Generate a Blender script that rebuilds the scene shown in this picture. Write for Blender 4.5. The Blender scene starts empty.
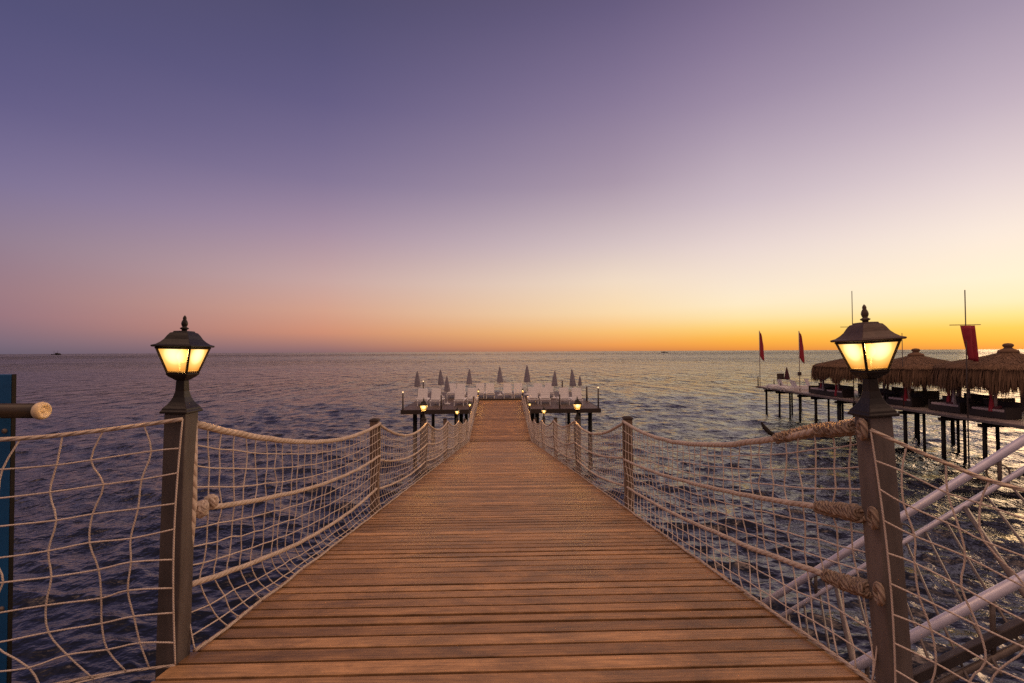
import bpy, math, random
import numpy as np
from mathutils import Vector, Matrix

random.seed(7)
RNG = np.random.default_rng(7)
R = math.radians
sc = bpy.context.scene
COL = sc.collection

# ------------------------------------------------------------------ camera
F = 480.0                                   # focal length in pixels of the 1024 wide frame
CAM = Vector((0.0, 0.0, 7.0))
def _ray(px, py):
    return Vector(((px - 512) / F, -(py - 341.5) / F, -1.0))
_yd = _ray(499, 351.4).normalized()         # where the pier direction (+Y) meets the horizon
_xd = _ray(1011, 348.9)
_up = _xd.cross(_yd).normalized()
_xw = _yd.cross(_up).normalized()
CAMROT = Matrix((_xw, _yd, _up))            # camera space -> world space
cam_data = bpy.data.cameras.new('camera')
cam_data.sensor_width = 36.0
cam_data.lens = F / 1024 * 36.0
cam_data.clip_start = 0.05
cam_data.clip_end = 40000
cam = bpy.data.objects.new('camera', cam_data)
COL.objects.link(cam)
cam.matrix_world = Matrix.Translation(CAM) @ CAMROT.to_4x4()
sc.camera = cam

# ------------------------------------------------------------------ world
sc.view_settings.view_transform = 'Standard'
sc.view_settings.look = 'None'
sc.view_settings.exposure = 0.0
sc.view_settings.gamma = 1.0
sc.render.film_transparent = False
sc.cycles.use_denoising = False
sc.cycles.max_bounces = 8
sc.cycles.sample_clamp_indirect = 6.0

SUN_AZ, SUN_EL = 60.0, 6.0                  # degrees right of the pier direction, above the horizon
def lin(c):
    return tuple((v / 255 / 12.92) if v <= 10 else ((v / 255 + 0.055) / 1.055) ** 2.4 for v in c)

world = bpy.data.worlds.new('World')
sc.world = world
world.use_nodes = True
wn, wl = world.node_tree.nodes, world.node_tree.links
wn.clear()
def wmath(op, a, b=None, clamp=False):
    n = wn.new('ShaderNodeMath'); n.operation = op; n.use_clamp = clamp
    for i, v in enumerate((a, b)):
        if v is None: continue
        if isinstance(v, (int, float)): n.inputs[i].default_value = v
        else: wl.new(v, n.inputs[i])
    return n.outputs[0]
tc = wn.new('ShaderNodeTexCoord')
sx = wn.new('ShaderNodeSeparateXYZ')
wl.new(tc.outputs['Generated'], sx.inputs[0])
az = wmath('ARCTAN2', sx.outputs[0], sx.outputs[1])         # 0 along the pier, positive to the right
el = wmath('ARCSINE', sx.outputs[2])
elf = wmath('DIVIDE', el, R(90.0), True)
SKY = {   # azimuth: [(elevation, sRGB)]
    -110: [(0, (110, 92, 100)), (6, (135, 110, 114)), (16, (140, 118, 126)), (30, (160, 132, 132)), (46, (220, 180, 160)), (60, (372, 302, 258)), (75, (345, 280, 242)), (90, (225, 184, 166))],  # high stops brightened as added fill light, outside the view
    -46: [(0, (106, 95, 112)), (0.8, (120, 103, 120)), (3.2, (152, 115, 126)), (5, (155, 120, 130)), (9.7, (145, 125, 145)), (13.9, (126, 114, 150)), (20, (98, 91, 133)), (27, (81, 79, 119)), (44, (76, 68, 86)), (60, (92, 80, 94)), (75, (150, 124, 124)), (90, (225, 184, 166))],
    -20: [(0, (138, 104, 108)), (0.6, (160, 116, 112)), (2.2, (208, 142, 116)), (4.6, (212, 160, 138)), (7.9, (200, 166, 162)), (13.4, (166, 142, 162)), (18.6, (130, 116, 149)), (26.2, (99, 91, 131)), (34.5, (79, 76, 112)), (44, (76, 68, 86)), (60, (92, 80, 94)), (75, (150, 124, 124)), (90, (225, 184, 166))],
    14: [(0, (205, 130, 80)), (0.6, (238, 154, 80)), (2.2, (248, 190, 112)), (4.4, (249, 217, 170)), (8, (241, 219, 196)), (12.5, (211, 192, 194)), (19, (167, 148, 167)), (26.9, (135, 119, 150)), (35.4, (101, 90, 127)), (44, (76, 68, 86)), (60, (92, 80, 94)), (75, (150, 124, 124)), (90, (225, 184, 166))],
    27: [(0, (225, 140, 66)), (0.5, (244, 160, 64)), (1.3, (250, 182, 72)), (2.4, (251, 208, 116)), (3.6, (252, 226, 168)), (5, (252, 233, 198)), (7, (247, 228, 206)), (10.8, (233, 214, 208)), (15.9, (203, 185, 195)), (25.4, (155, 137, 163)), (33.6, (122, 106, 140)), (44, (76, 68, 86)), (60, (92, 80, 94)), (75, (150, 124, 124)), (90, (225, 184, 166))],
    46: [(0, (232, 146, 62)), (0.6, (246, 172, 60)), (1.8, (250, 200, 84)), (2.8, (252, 221, 138)), (4, (253, 232, 188)), (6, (253, 236, 208)), (10, (245, 229, 217)), (13.9, (227, 210, 211)), (20, (193, 175, 190)), (27, (158, 142, 166)), (44, (76, 68, 86)), (60, (92, 80, 94)), (75, (150, 124, 124)), (90, (225, 184, 166))],
    110: [(0, (160, 116, 92)), (6, (190, 145, 122)), (16, (185, 150, 140)), (30, (180, 148, 142)), (46, (225, 184, 162)), (60, (372, 302, 258)), (75, (345, 280, 242)), (90, (225, 184, 166))],  # same added fill high on the right, out of view
    180: [(0, (105, 86, 84)), (6, (125, 102, 98)), (16, (130, 108, 104)), (30, (145, 120, 116)), (46, (165, 134, 126)), (60, (215, 174, 156)), (75, (225, 184, 166)), (90, (225, 184, 166))],
}
ZENITH_GAIN = 1.0
BACK_GAIN = 1.1  # lifts the unseen sky beside and behind the camera as fill
def sky_ramp(stops, gain=1.0):
    n = wn.new('ShaderNodeValToRGB')
    cr = n.color_ramp
    es = [s[0] for s in stops]; cs = np.array([lin(s[1]) for s in stops]) * gain
    xs = sorted(set(es) | {0.3, 1.0, 2.8, 6, 9, 11.5, 16, 22, 30, 37, 52})
    vals = []
    for x in xs:                                          # gently smoothed re-sampling between the stops
        w = 0.0; acc = np.zeros(3)
        for k in range(-2, 3):
            xx = max(0, x + k * 0.06 * x)
            g = math.exp(-k * k / 2.5)
            acc += g * np.array([np.interp(xx, es, cs[:, j]) for j in range(3)]); w += g
        vals.append(acc / w * (1 + (ZENITH_GAIN - 1) * min(1, max(0, (x - 46) / 20))))
    while len(cr.elements) > 1: cr.elements.remove(cr.elements[-1])
    for i, (x, v) in enumerate(zip(xs, vals)):
        e = cr.elements[0] if i == 0 else cr.elements.new(min(1, x / 90.0))
        e.position = min(1, x / 90.0); e.color = (*v, 1)
    wl.new(elf, n.inputs[0])
    return n.outputs[0]
azs = sorted(SKY)
ramps = {a: sky_ramp(SKY[a], 1.0 if -60 < a < 60 else BACK_GAIN) for a in azs}
ramps[-180] = ramps[180]; azs = [-180] + azs
cur = ramps[-180]
for a0, a1 in zip(azs, azs[1:]):
    mr = wn.new('ShaderNodeMapRange'); mr.interpolation_type = 'SMOOTHSTEP' if abs(a1 - a0) > 40 else 'LINEAR'
    wl.new(az, mr.inputs[0]); mr.inputs[1].default_value = R(a0); mr.inputs[2].default_value = R(a1)
    mx = wn.new('ShaderNodeMix'); mx.data_type = 'RGBA'
    wl.new(mr.outputs[0], mx.inputs[0]); wl.new(cur, mx.inputs[6]); wl.new(ramps[a1], mx.inputs[7])
    cur = mx.outputs[2]
bg = wn.new('ShaderNodeBackground'); bg.inputs[1].default_value = 1.0
wl.new(cur, bg.inputs[0])
nish = wn.new('ShaderNodeTexSky'); nish.sky_type = 'NISHITA'; nish.sun_disc = False
nish.sun_elevation = R(SUN_EL); nish.sun_rotation = R(SUN_AZ)
bg2 = wn.new('ShaderNodeBackground'); bg2.inputs[1].default_value = 0.004
wl.new(nish.outputs[0], bg2.inputs[0])
addw = wn.new('ShaderNodeAddShader'); wl.new(bg.outputs[0], addw.inputs[0]); wl.new(bg2.outputs[0], addw.inputs[1])
wo = wn.new('ShaderNodeOutputWorld'); wl.new(addw.outputs[0], wo.inputs[0])

# ------------------------------------------------------------------ sun: the last glow, right of the frame
sd = bpy.data.lights.new('sun', 'SUN'); sd.energy = 0.8; sd.angle = R(30); sd.color = (1.0, 0.62, 0.32)
sun = bpy.data.objects.new('sun', sd); COL.objects.link(sun)
_d = Vector((math.sin(R(SUN_AZ)) * math.cos(R(SUN_EL)), math.cos(R(SUN_AZ)) * math.cos(R(SUN_EL)), math.sin(R(SUN_EL))))
sun.rotation_euler = _d.to_track_quat('Z', 'Y').to_euler()

# ------------------------------------------------------------------ helpers
class MB:
    """collects shapes, then links them as ONE mesh object"""
    def __init__(self): self.v = []; self.f = []; self.uv = []
    def add(self, verts, faces, uvs=None):
        b = len(self.v); self.v += [tuple(p) for p in verts]
        for i, fc in enumerate(faces):
            self.f.append(tuple(b + k for k in fc))
            self.uv.append(uvs[i] if uvs else [(0, 0)] * len(fc))
    def box(self, c, s, rot=None):
        hx, hy, hz = s[0] / 2, s[1] / 2, s[2] / 2
        vs = [Vector((x * hx, y * hy, z * hz)) for x in (-1, 1) for y in (-1, 1) for z in (-1, 1)]
        if rot is not None: vs = [rot @ p for p in vs]
        c = Vector(c)
        self.add([p + c for p in vs], [(0, 1, 3, 2), (4, 6, 7, 5), (0, 4, 5, 1), (2, 3, 7, 6), (0, 2, 6, 4), (1, 5, 7, 3)])
    def tube(self, pts, r, n=6, cap=True, closed=False):
        pts = [Vector(p) for p in pts]; m = len(pts)
        rs = r if isinstance(r, (list, tuple)) else [r] * m
        tang = []
        for i in range(m):
            if closed: t = pts[(i + 1) % m] - pts[i - 1]
            else: t = pts[min(i + 1, m - 1)] - pts[max(i - 1, 0)]
            tang.append(t.normalized() if t.length > 1e-9 else Vector((0, 0, 1)))
        ref = Vector((0, 0, 1)) if abs(tang[0].z) < 0.9 else Vector((1, 0, 0))
        nx = tang[0].cross(ref).normalized()
        vs = []; L = 0; Ls = []
        for i in range(m):
            if i: L += (pts[i] - pts[i - 1]).length
            Ls.append(L)
            nx = (nx - tang[i] * nx.dot(tang[i]))
            nx = nx.normalized() if nx.length > 1e-6 else tang[i].orthogonal().normalized()
            ny = tang[i].cross(nx)
            for k in range(n):
                a = 2 * math.pi * k / n
                vs.append(pts[i] + (nx * math.cos(a) + ny * math.sin(a)) * rs[i])
        fs = []; uv = []
        for i in range(m if closed else m - 1):
            j = (i + 1) % m; lj = Ls[j] if j else Ls[-1] + (pts[0] - pts[-1]).length
            for k in range(n):
                k2 = (k + 1) % n
                fs.append((i * n + k, i * n + k2, j * n + k2, j * n + k))
                uv.append([(k / n, Ls[i]), ((k + 1) / n, Ls[i]), ((k + 1) / n, lj), (k / n, lj)])
        if cap and not closed:
            fs.append(tuple(reversed(range(n)))); uv.append([(0, 0)] * n)
            fs.append(tuple((m - 1) * n + k for k in range(n))); uv.append([(0, 0)] * n)
        self.add(vs, fs, uv)
    def lathe(self, prof, n=16, c=(0, 0, 0), square=False, cap=True):
        c = Vector(c); vs = []
        if square: n = 4
        for r, z in prof:
            for k in range(n):
                if square:
                    x, y = [(-1, -1), (1, -1), (1, 1), (-1, 1)][k]
                    vs.append(c + Vector((x * r, y * r, z)))
                else:
                    a = 2 * math.pi * k / n
                    vs.append(c + Vector((r * math.cos(a), r * math.sin(a), z)))
        fs = []
        for i in range(len(prof) - 1):
            for k in range(n):
                k2 = (k + 1) % n
                fs.append((i * n + k, i * n + k2, (i + 1) * n + k2, (i + 1) * n + k))
        if cap:
            fs.append(tuple(reversed(range(n)))); fs.append(tuple((len(prof) - 1) * n + k for k in range(n)))
        self.add(vs, fs)
    def build(self, name, mat, parent=None, smooth=False, bevel=0, world=False):
        off = Vector(parent.location) if (world and parent) else Vector((0, 0, 0))
        me = bpy.data.meshes.new(name)
        me.from_pydata([(p[0] - off.x, p[1] - off.y, p[2] - off.z) for p in self.v], [], self.f)
        ul = me.uv_layers.new(name='UVMap')
        ul.data.foreach_set('uv', np.array([c for f in self.uv for p in f for c in p], dtype=np.float32))
        if smooth: me.polygons.foreach_set('use_smooth', [True] * len(me.polygons))
        me.materials.append(mat); me.update()
        o = bpy.data.objects.new(name, me); COL.objects.link(o)
        if parent: o.parent = parent
        if bevel:
            b = o.modifiers.new('bevel', 'BEVEL'); b.width = bevel; b.segments = 2; b.limit_method = 'ANGLE'
        return o

def tag(o, label=None, cat=None, group=None, kind=None):
    if label: o['label'] = label
    if cat: o['category'] = cat
    if group: o['group'] = group
    if kind: o['kind'] = kind
    return o
def thing(name, loc, label, cat, group=None, rot=(0, 0, 0)):
    o = bpy.data.objects.new(name, None); COL.objects.link(o)
    o.location = loc; o.rotation_euler = rot; o.empty_display_size = 0.1
    return tag(o, label, cat, group)
def copy_tree(o, parent=None):
    c = o.copy(); COL.objects.link(c)
    if parent: c.parent = parent
    for ch in list(o.children): copy_tree(ch, c)
    return c
def lerp(a, b, t): return a + (b - a) * t

# ------------------------------------------------------------------ materials
def new_mat(name):
    m = bpy.data.materials.new(name); m.use_nodes = True
    nt = m.node_tree
    return m, nt.nodes, nt.links, nt.nodes['Principled BSDF']
def simple(name, c1, c2=None, rough=0.6, metal=0.0, scale=8.0, bump=0.0, bscale=60.0, stretch=(1, 1, 1), spec=0.5):
    m, N, L, P = new_mat(name)
    t = N.new('ShaderNodeTexCoord'); mp = N.new('ShaderNodeMapping'); mp.inputs['Scale'].default_value = stretch
    L.new(t.outputs['Object'], mp.inputs[0])
    nz = N.new('ShaderNodeTexNoise'); nz.inputs['Scale'].default_value = scale; nz.inputs['Detail'].default_value = 6
    L.new(mp.outputs[0], nz.inputs['Vector'])
    cr = N.new('ShaderNodeValToRGB')
    cr.color_ramp.elements[0].position = 0.3; cr.color_ramp.elements[0].color = (*c1, 1)
    cr.color_ramp.elements[1].position = 0.7; cr.color_ramp.elements[1].color = (*(c2 or c1), 1)
    L.new(nz.outputs[0], cr.inputs[0]); L.new(cr.outputs[0], P.inputs['Base Color'])
    P.inputs['Roughness'].default_value = rough; P.inputs['Metallic'].default_value = metal
    P.inputs['Specular IOR Level'].default_value = spec
    if bump:
        nb = N.new('ShaderNodeTexNoise'); nb.inputs['Scale'].default_value = bscale; nb.inputs['Detail'].default_value = 4
        L.new(mp.outputs[0], nb.inputs['Vector'])
        b = N.new('ShaderNodeBump'); b.inputs['Strength'].default_value = bump; b.inputs['Distance'].default_value = 0.01
        L.new(nb.outputs[0], b.inputs['Height']); L.new(b.outputs[0], P.inputs['Normal'])
    return m

def plank_mat(name, ca, cb, pitch, dirt=0.5, rough=0.50):
    m, N, L, P = new_mat(name)
    t = N.new('ShaderNodeTexCoord'); s = N.new('ShaderNodeSeparateXYZ'); L.new(t.outputs['Object'], s.inputs[0])
    def mth(op, a, b):
        n = N.new('ShaderNodeMath'); n.operation = op
        for i, v in enumerate((a, b)):
            if isinstance(v, (int, float)): n.inputs[i].default_value = v
            elif v is not None: L.new(v, n.inputs[i])
        return n.outputs[0]
    idx = mth('FLOOR', mth('DIVIDE', s.outputs[1], pitch), None)
    wnz = N.new('ShaderNodeTexWhiteNoise'); wnz.noise_dimensions = '1D'; L.new(idx, wnz.inputs['W'])
    cr = N.new('ShaderNodeValToRGB')
    cr.color_ramp.elements[0].color = (*ca, 1); cr.color_ramp.elements[1].color = (*cb, 1)
    L.new(wnz.outputs[0], cr.inputs[0])
    # grain along each board, shifted per board
    cx = N.new('ShaderNodeCombineXYZ')
    L.new(mth('ADD', mth('MULTIPLY', s.outputs[0], 3.2), mth('MULTIPLY', wnz.outputs[0], 37.0)), cx.inputs[0])
    L.new(mth('MULTIPLY', s.outputs[1], 80.0), cx.inputs[1]); L.new(mth('MULTIPLY', wnz.outputs[0], 11.0), cx.inputs[2])
    g = N.new('ShaderNodeTexNoise'); g.inputs['Scale'].default_value = 1.0; g.inputs['Detail'].default_value = 8; g.inputs['Roughness'].default_value = 0.65
    L.new(cx.outputs[0], g.inputs['Vector'])
    gr = N.new('ShaderNodeMapRange'); gr.inputs[1].default_value = 0.3; gr.inputs[2].default_value = 0.7; gr.inputs[3].default_value = 0.5; gr.inputs[4].default_value = 1.36
    L.new(g.outputs[0], gr.inputs[0])
    # worn, stained patches
    d = N.new('ShaderNodeTexNoise'); d.inputs['Scale'].default_value = 2.3; d.inputs['Detail'].default_value = 7; d.inputs['Roughness'].default_value = 0.7; d.inputs['Distortion'].default_value = 0.6
    cx2 = N.new('ShaderNodeCombineXYZ'); L.new(s.outputs[0], cx2.inputs[0]); L.new(mth('MULTIPLY', s.outputs[1], 1.6), cx2.inputs[1]); L.new(mth('MULTIPLY', wnz.outputs[0], 0.5), cx2.inputs[2])
    L.new(cx2.outputs[0], d.inputs['Vector'])
    dr = N.new('ShaderNodeMapRange'); dr.inputs[1].default_value = 0.36; dr.inputs[2].default_value = 0.62; dr.inputs[3].default_value = 1 - dirt; dr.inputs[4].default_value = 1.08
    L.new(d.outputs[0], dr.inputs[0])
    mul = mth('MULTIPLY', gr.outputs[0], dr.outputs[0])
    mx = N.new('ShaderNodeVectorMath'); mx.operation = 'SCALE'
    L.new(cr.outputs[0], mx.inputs[0]); L.new(mul, mx.inputs['Scale'])
    L.new(mx.outputs[0], P.inputs['Base Color'])
    rr = N.new('ShaderNodeMapRange'); rr.inputs[3].default_value = rough - 0.14; rr.inputs[4].default_value = rough + 0.2
    L.new(d.outputs[0], rr.inputs[0]); L.new(rr.outputs[0], P.inputs['Roughness'])
    P.inputs['Specular IOR Level'].default_value = 0.5
    b = N.new('ShaderNodeBump'); b.inputs['Strength'].default_value = 0.35; b.inputs['Distance'].default_value = 0.004
    L.new(g.outputs[0], b.inputs['Height']); L.new(b.outputs[0], P.inputs['Normal'])
    return m

def rope_mat(name, ca, cb, strands=3, pitch=0.05, bump=0.6):
    m, N, L, P = new_mat(name)
    t = N.new('ShaderNodeTexCoord'); s = N.new('ShaderNodeSeparateXYZ'); L.new(t.outputs['UV'], s.inputs[0])
    def mth(op, a, b=None):
        n = N.new('ShaderNodeMath'); n.operation = op
        for i, v in enumerate((a, b)):
            if isinstance(v, (int, float)): n.inputs[i].default_value = v
            elif v is not None: L.new(v, n.inputs[i])
        return n.outputs[0]
    ph = mth('ADD', mth('MULTIPLY', s.outputs[0], strands * 2 * math.pi), mth('MULTIPLY', s.outputs[1], 2 * math.pi / pitch * 1.0))
    w = mth('ABSOLUTE', mth('SINE', mth('MULTIPLY', ph, 0.5)))
    nz = N.new('ShaderNodeTexNoise'); nz.inputs['Scale'].default_value = 9; nz.inputs['Detail'].default_value = 8; nz.inputs['Roughness'].default_value = 0.7
    L.new(t.outputs['Object'], nz.inputs['Vector'])
    cr = N.new('ShaderNodeValToRGB'); cr.color_ramp.elements[0].position = 0.3; cr.color_ramp.elements[1].position = 0.68
    cr.color_ramp.elements[0].color = (*ca, 1); cr.color_ramp.elements[1].color = (*cb, 1)
    L.new(nz.outputs[0], cr.inputs[0]); L.new(cr.outputs[0], P.inputs['Base Color'])
    P.inputs['Roughness'].default_value = 0.85; P.inputs['Specular IOR Level'].default_value = 0.2
    b = N.new('ShaderNodeBump'); b.inputs['Strength'].default_value = bump; b.inputs['Distance'].default_value = 0.01
    L.new(w, b.inputs['Height']); L.new(b.outputs[0], P.inputs['Normal'])
    return m

M = {}
M['deck'] = plank_mat('deck_planks', (0.31, 0.165, 0.072), (0.57, 0.315, 0.14), 0.125)
M['deck_far'] = plank_mat('platform_planks', (0.10, 0.064, 0.05), (0.15, 0.095, 0.07), 0.14)
M['pier_deck'] = plank_mat('neighbour_planks', (0.32, 0.25, 0.23), (0.42, 0.34, 0.31), 0.15)
M['beam'] = simple('dark_timber', (0.035, 0.024, 0.02), (0.06, 0.042, 0.034), 0.8, scale=14, bump=0.4, stretch=(1, 1, 6))
M['pile'] = simple('wet_pile', (0.010, 0.008, 0.008), (0.02, 0.016, 0.015), 0.6, scale=6, bump=0.5, bscale=20, spec=0.2)
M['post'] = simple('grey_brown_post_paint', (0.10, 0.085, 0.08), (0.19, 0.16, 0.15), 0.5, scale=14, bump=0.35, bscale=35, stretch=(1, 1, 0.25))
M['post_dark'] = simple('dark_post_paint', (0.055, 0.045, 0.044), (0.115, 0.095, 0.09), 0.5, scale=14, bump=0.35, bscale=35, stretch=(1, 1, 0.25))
M['post_wood'] = simple('brown_post_wood', (0.15, 0.10, 0.07), (0.21, 0.145, 0.10), 0.65, scale=9, bump=0.3, bscale=40, stretch=(1, 1, 0.2))
M['iron'] = simple('black_lantern_iron', (0.013, 0.010, 0.008), (0.024, 0.017, 0.014), 0.42, 0.0, scale=20, bump=0.12, bscale=90, spec=0.3)
M['brown_iron'] = simple('brown_lantern_metal', (0.07, 0.042, 0.03), (0.12, 0.075, 0.052), 0.45, 0.1, scale=20, bump=0.12, bscale=90, spec=0.4)  # browner, paler tone for the nearest right lantern's roof and finial
M['rope'] = rope_mat('thick_rope', (0.48, 0.39, 0.31), (0.66, 0.55, 0.46), 3, 0.055)
M['rope_brown'] = rope_mat('brown_rope', (0.26, 0.19, 0.14), (0.46, 0.35, 0.27), 3, 0.03, 1.0)
M['cord'] = rope_mat('net_cord', (0.58, 0.48, 0.40), (0.74, 0.64, 0.56), 2, 0.012, 0.3)
M['tape'] = simple('black_tape', (0.012, 0.010, 0.009), (0.02, 0.017, 0.015), 0.7, spec=0.15)
M['steel'] = simple('brushed_tube', (0.54, 0.53, 0.68), (0.70, 0.69, 0.82), 0.36, 0.2, scale=12, bump=0.05)
M['steel_dark'] = simple('weathered_tube', (0.12, 0.095, 0.085), (0.2, 0.165, 0.15), 0.5, 0.2, scale=25)
M['blue'] = simple('blue_paint', (0.001, 0.075, 0.22), (0.003, 0.10, 0.28), 0.6, scale=5, bump=0.1, bscale=30)
M['rail_dark'] = simple('dark_tube', (0.022, 0.016, 0.014), (0.04, 0.028, 0.022), 0.35, scale=10)
M['cream'] = simple('cream_plastic', (0.64, 0.50, 0.32), (0.68, 0.54, 0.36), 0.3, scale=3)
M['white'] = simple('white_plastic', (0.74, 0.71, 0.71), (0.82, 0.80, 0.79), 0.5, scale=5)
M['canvas'] = simple('grey_canvas', (0.22, 0.20, 0.235), (0.30, 0.27, 0.31), 0.85, scale=10)
M['canvas_dark'] = simple('dark_red_canvas', (0.06, 0.018, 0.025), (0.09, 0.028, 0.035), 0.85)
M['red'] = simple('red_cloth', (0.34, 0.02, 0.035), (0.46, 0.035, 0.055), 0.8, scale=2)
M['white_cloth'] = simple('white_cloth', (0.42, 0.34, 0.34), (0.55, 0.46, 0.45), 0.85, scale=3)
M['sofa'] = simple('dark_wicker', (0.02, 0.015, 0.014), (0.04, 0.03, 0.028), 0.7, scale=30)
M['sofa_red'] = simple('wine_cushion', (0.10, 0.022, 0.03), (0.15, 0.035, 0.045), 0.8)
M['pole'] = simple('pole_paint', (0.30, 0.24, 0.22), (0.42, 0.34, 0.31), 0.5, scale=4)
M['pole_dark'] = simple('pole_dark', (0.05, 0.035, 0.03), (0.08, 0.055, 0.045), 0.5, scale=4)
M['hull'] = simple('dark_hull', (0.02, 0.012, 0.01), (0.03, 0.02, 0.018), 0.6)

def thatch_mat():
    m, N, L, P = new_mat('thatch_straw')
    oi = N.new('ShaderNodeTexCoord')
    nz = N.new('ShaderNodeTexNoise'); nz.inputs['Scale'].default_value = 3.0; nz.inputs['Detail'].default_value = 8; nz.inputs['Roughness'].default_value = 0.8
    L.new(oi.outputs['Object'], nz.inputs['Vector'])
    ge = N.new('ShaderNodeNewGeometry')
    cr = N.new('ShaderNodeValToRGB')
    cr.color_ramp.elements[0].color = (0.075, 0.042, 0.026, 1); cr.color_ramp.elements[1].color = (0.28, 0.17, 0.105, 1)
    mx = N.new('ShaderNodeMath'); mx.operation = 'MULTIPLY_ADD'; mx.inputs[1].default_value = 0.55
    L.new(ge.outputs['Random Per Island'], mx.inputs[0]); 
    m2 = N.new('ShaderNodeMath'); m2.operation = 'MULTIPLY'; m2.inputs[1].default_value = 0.5; L.new(nz.outputs[0], m2.inputs[0])
    L.new(m2.outputs[0], mx.inputs[2]); L.new(mx.outputs[0], cr.inputs[0]); L.new(cr.outputs[0], P.inputs['Base Color'])
    P.inputs['Roughness'].default_value = 0.9; P.inputs['Specular IOR Level'].default_value = 0.15
    return m
M['thatch'] = thatch_mat()

def glass_mat():
    """frosted amber glass: glows most where the bulb sits behind it, lets part of the light straight through"""
    m, N, L, P = new_mat('frosted_amber_glass')
    N.remove(P)
    out = [n for n in N if n.type == 'OUTPUT_MATERIAL'][0]
    t = N.new('ShaderNodeTexCoord'); d = N.new('ShaderNodeVectorMath'); d.operation = 'DISTANCE'; d.inputs[1].default_value = (0, 0, .288)
    L.new(t.outputs['Object'], d.inputs[0])
    mr = N.new('ShaderNodeMapRange'); mr.interpolation_type = 'SMOOTHSTEP'
    mr.inputs[1].default_value = 0.060; mr.inputs[2].default_value = 0.112; L.new(d.outputs['Value'], mr.inputs[0])
    cr = N.new('ShaderNodeValToRGB'); cr.color_ramp.elements[0].color = (1.0, 0.80, 0.40, 1); cr.color_ramp.elements[1].color = (0.40, 0.15, 0.02, 1)
    e = cr.color_ramp.elements.new(0.45); e.color = (0.66, 0.36, 0.09, 1)
    L.new(mr.outputs[0], cr.inputs[0])
    em = N.new('ShaderNodeEmission'); em.inputs[1].default_value = 2.1; L.new(cr.outputs[0], em.inputs[0])
    tp = N.new('ShaderNodeBsdfTransparent'); tp.inputs[0].default_value = (1.0, 0.86, 0.55, 1)
    mx = N.new('ShaderNodeMixShader'); mx.inputs[0].default_value = 0.85
    L.new(tp.outputs[0], mx.inputs[1]); L.new(em.outputs[0], mx.inputs[2])
    L.new(mx.outputs[0], out.inputs[0])
    return m
M['glass'] = glass_mat()
def emit_mat(name, col, s):
    m, N, L, P = new_mat(name)
    P.inputs['Base Color'].default_value = (*col, 1)
    P.inputs['Emission Color'].default_value = (*col, 1); P.inputs['Emission Strength'].default_value = s
    return m
M['bulb'] = emit_mat('lit_bulb', (1.0, 0.62, 0.24), 5)
M['lamp_small'] = emit_mat('small_lit_lamp', (1.0, 0.68, 0.36), 1.6)

def water_mat():
    m, N, L, P = new_mat('sea_water')
    P.inputs['Base Color'].default_value = (0.006, 0.008, 0.010, 1)
    P.inputs['IOR'].default_value = 1.56; P.inputs['Specular Tint'].default_value = (1.0, 0.88, 0.95, 1)
    t = N.new('ShaderNodeTexCoord')
    def noise(scale, st, rot, det, rough=0.55):
        mp = N.new('ShaderNodeMapping'); mp.inputs['Scale'].default_value = st; mp.inputs['Rotation'].default_value = (0, 0, R(rot))
        L.new(t.outputs['Object'], mp.inputs[0])
        n = N.new('ShaderNodeTexNoise'); n.inputs['Scale'].default_value = scale; n.inputs['Detail'].default_value = det; n.inputs['Roughness'].default_value = rough
        L.new(mp.outputs[0], n.inputs['Vector']); return n.outputs[0]
    def mth(op, a, b=None):
        n = N.new('ShaderNodeMath'); n.operation = op
        for i, v in enumerate((a, b)):
            if isinstance(v, (int, float)): n.inputs[i].default_value = v
            elif v is not None: L.new(v, n.inputs[i])
        return n.outputs[0]
    def rng(v, a0, a1, b0, b1):
        n = N.new('ShaderNodeMapRange'); L.new(v, n.inputs[0])
        for i, q in enumerate((a0, a1, b0, b1)): n.inputs[i + 1].default_value = q
        return n.outputs[0]
    ln = N.new('ShaderNodeVectorMath'); ln.operation = 'LENGTH'; L.new(t.outputs['Object'], ln.inputs[0])
    lg_ = mth('LOGARITHM', ln.outputs['Value'], 10)
    # waves too small to resolve far out act as roughness, broken into streaks by gusts
    st1 = noise(0.02, (0.25, 1, 1), 4, 5, 0.6)
    far = rng(lg_, 1.2, 2.7, 0.0, 1.0)
    ro = mth('ADD', 0.07, mth('MULTIPLY', far, rng(st1, 0.35, 0.65, 0.09, 0.18)))
    L.new(ro, P.inputs['Roughness'])
    prev = None
    # chop in bands: the farther out, the longer the wave groups that can still be seen
    for sx_, sy_, rot, det, dist, (f0, f1, f2, f3) in ((34, 900, 1, 4, 330.0, (2.85, 3.1, 9, 10)), (10, 130, -1, 4, 52.0, (2.3, 2.55, 3.0, 3.3)),
            (3.2, 13, 3, 4, 6.5, (1.8, 2.05, 2.5, 2.75)), (1.3, 1.9, -6, 5, 0.6, (1.2, 1.5, 2.1, 2.4)),
            (1.9, 1.6, 8, 4, 0.19, (-2, -1, 1.9, 2.3)), (0.5, 0.42, -12, 4, 0.052, (-2, -1, 1.8, 2.1)), (0.16, 0.14, 20, 3, 0.011, (-2, -1, 1.5, 1.8))):
        h = noise(1.0, (1 / sx_, 1 / sy_, 1), rot, det)
        bp = N.new('ShaderNodeBump'); bp.inputs['Distance'].default_value = dist
        L.new(mth('MULTIPLY', rng(lg_, f0, f1, 0.0, 1.0), rng(lg_, f2, f3, 1.0, 0.0)), bp.inputs['Strength'])
        L.new(h, bp.inputs['Height'])
        if prev: L.new(prev, bp.inputs['Normal'])
        prev = bp.outputs[0]
    L.new(prev, P.inputs['Normal'])
    return m
M['water'] = water_mat()

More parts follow.
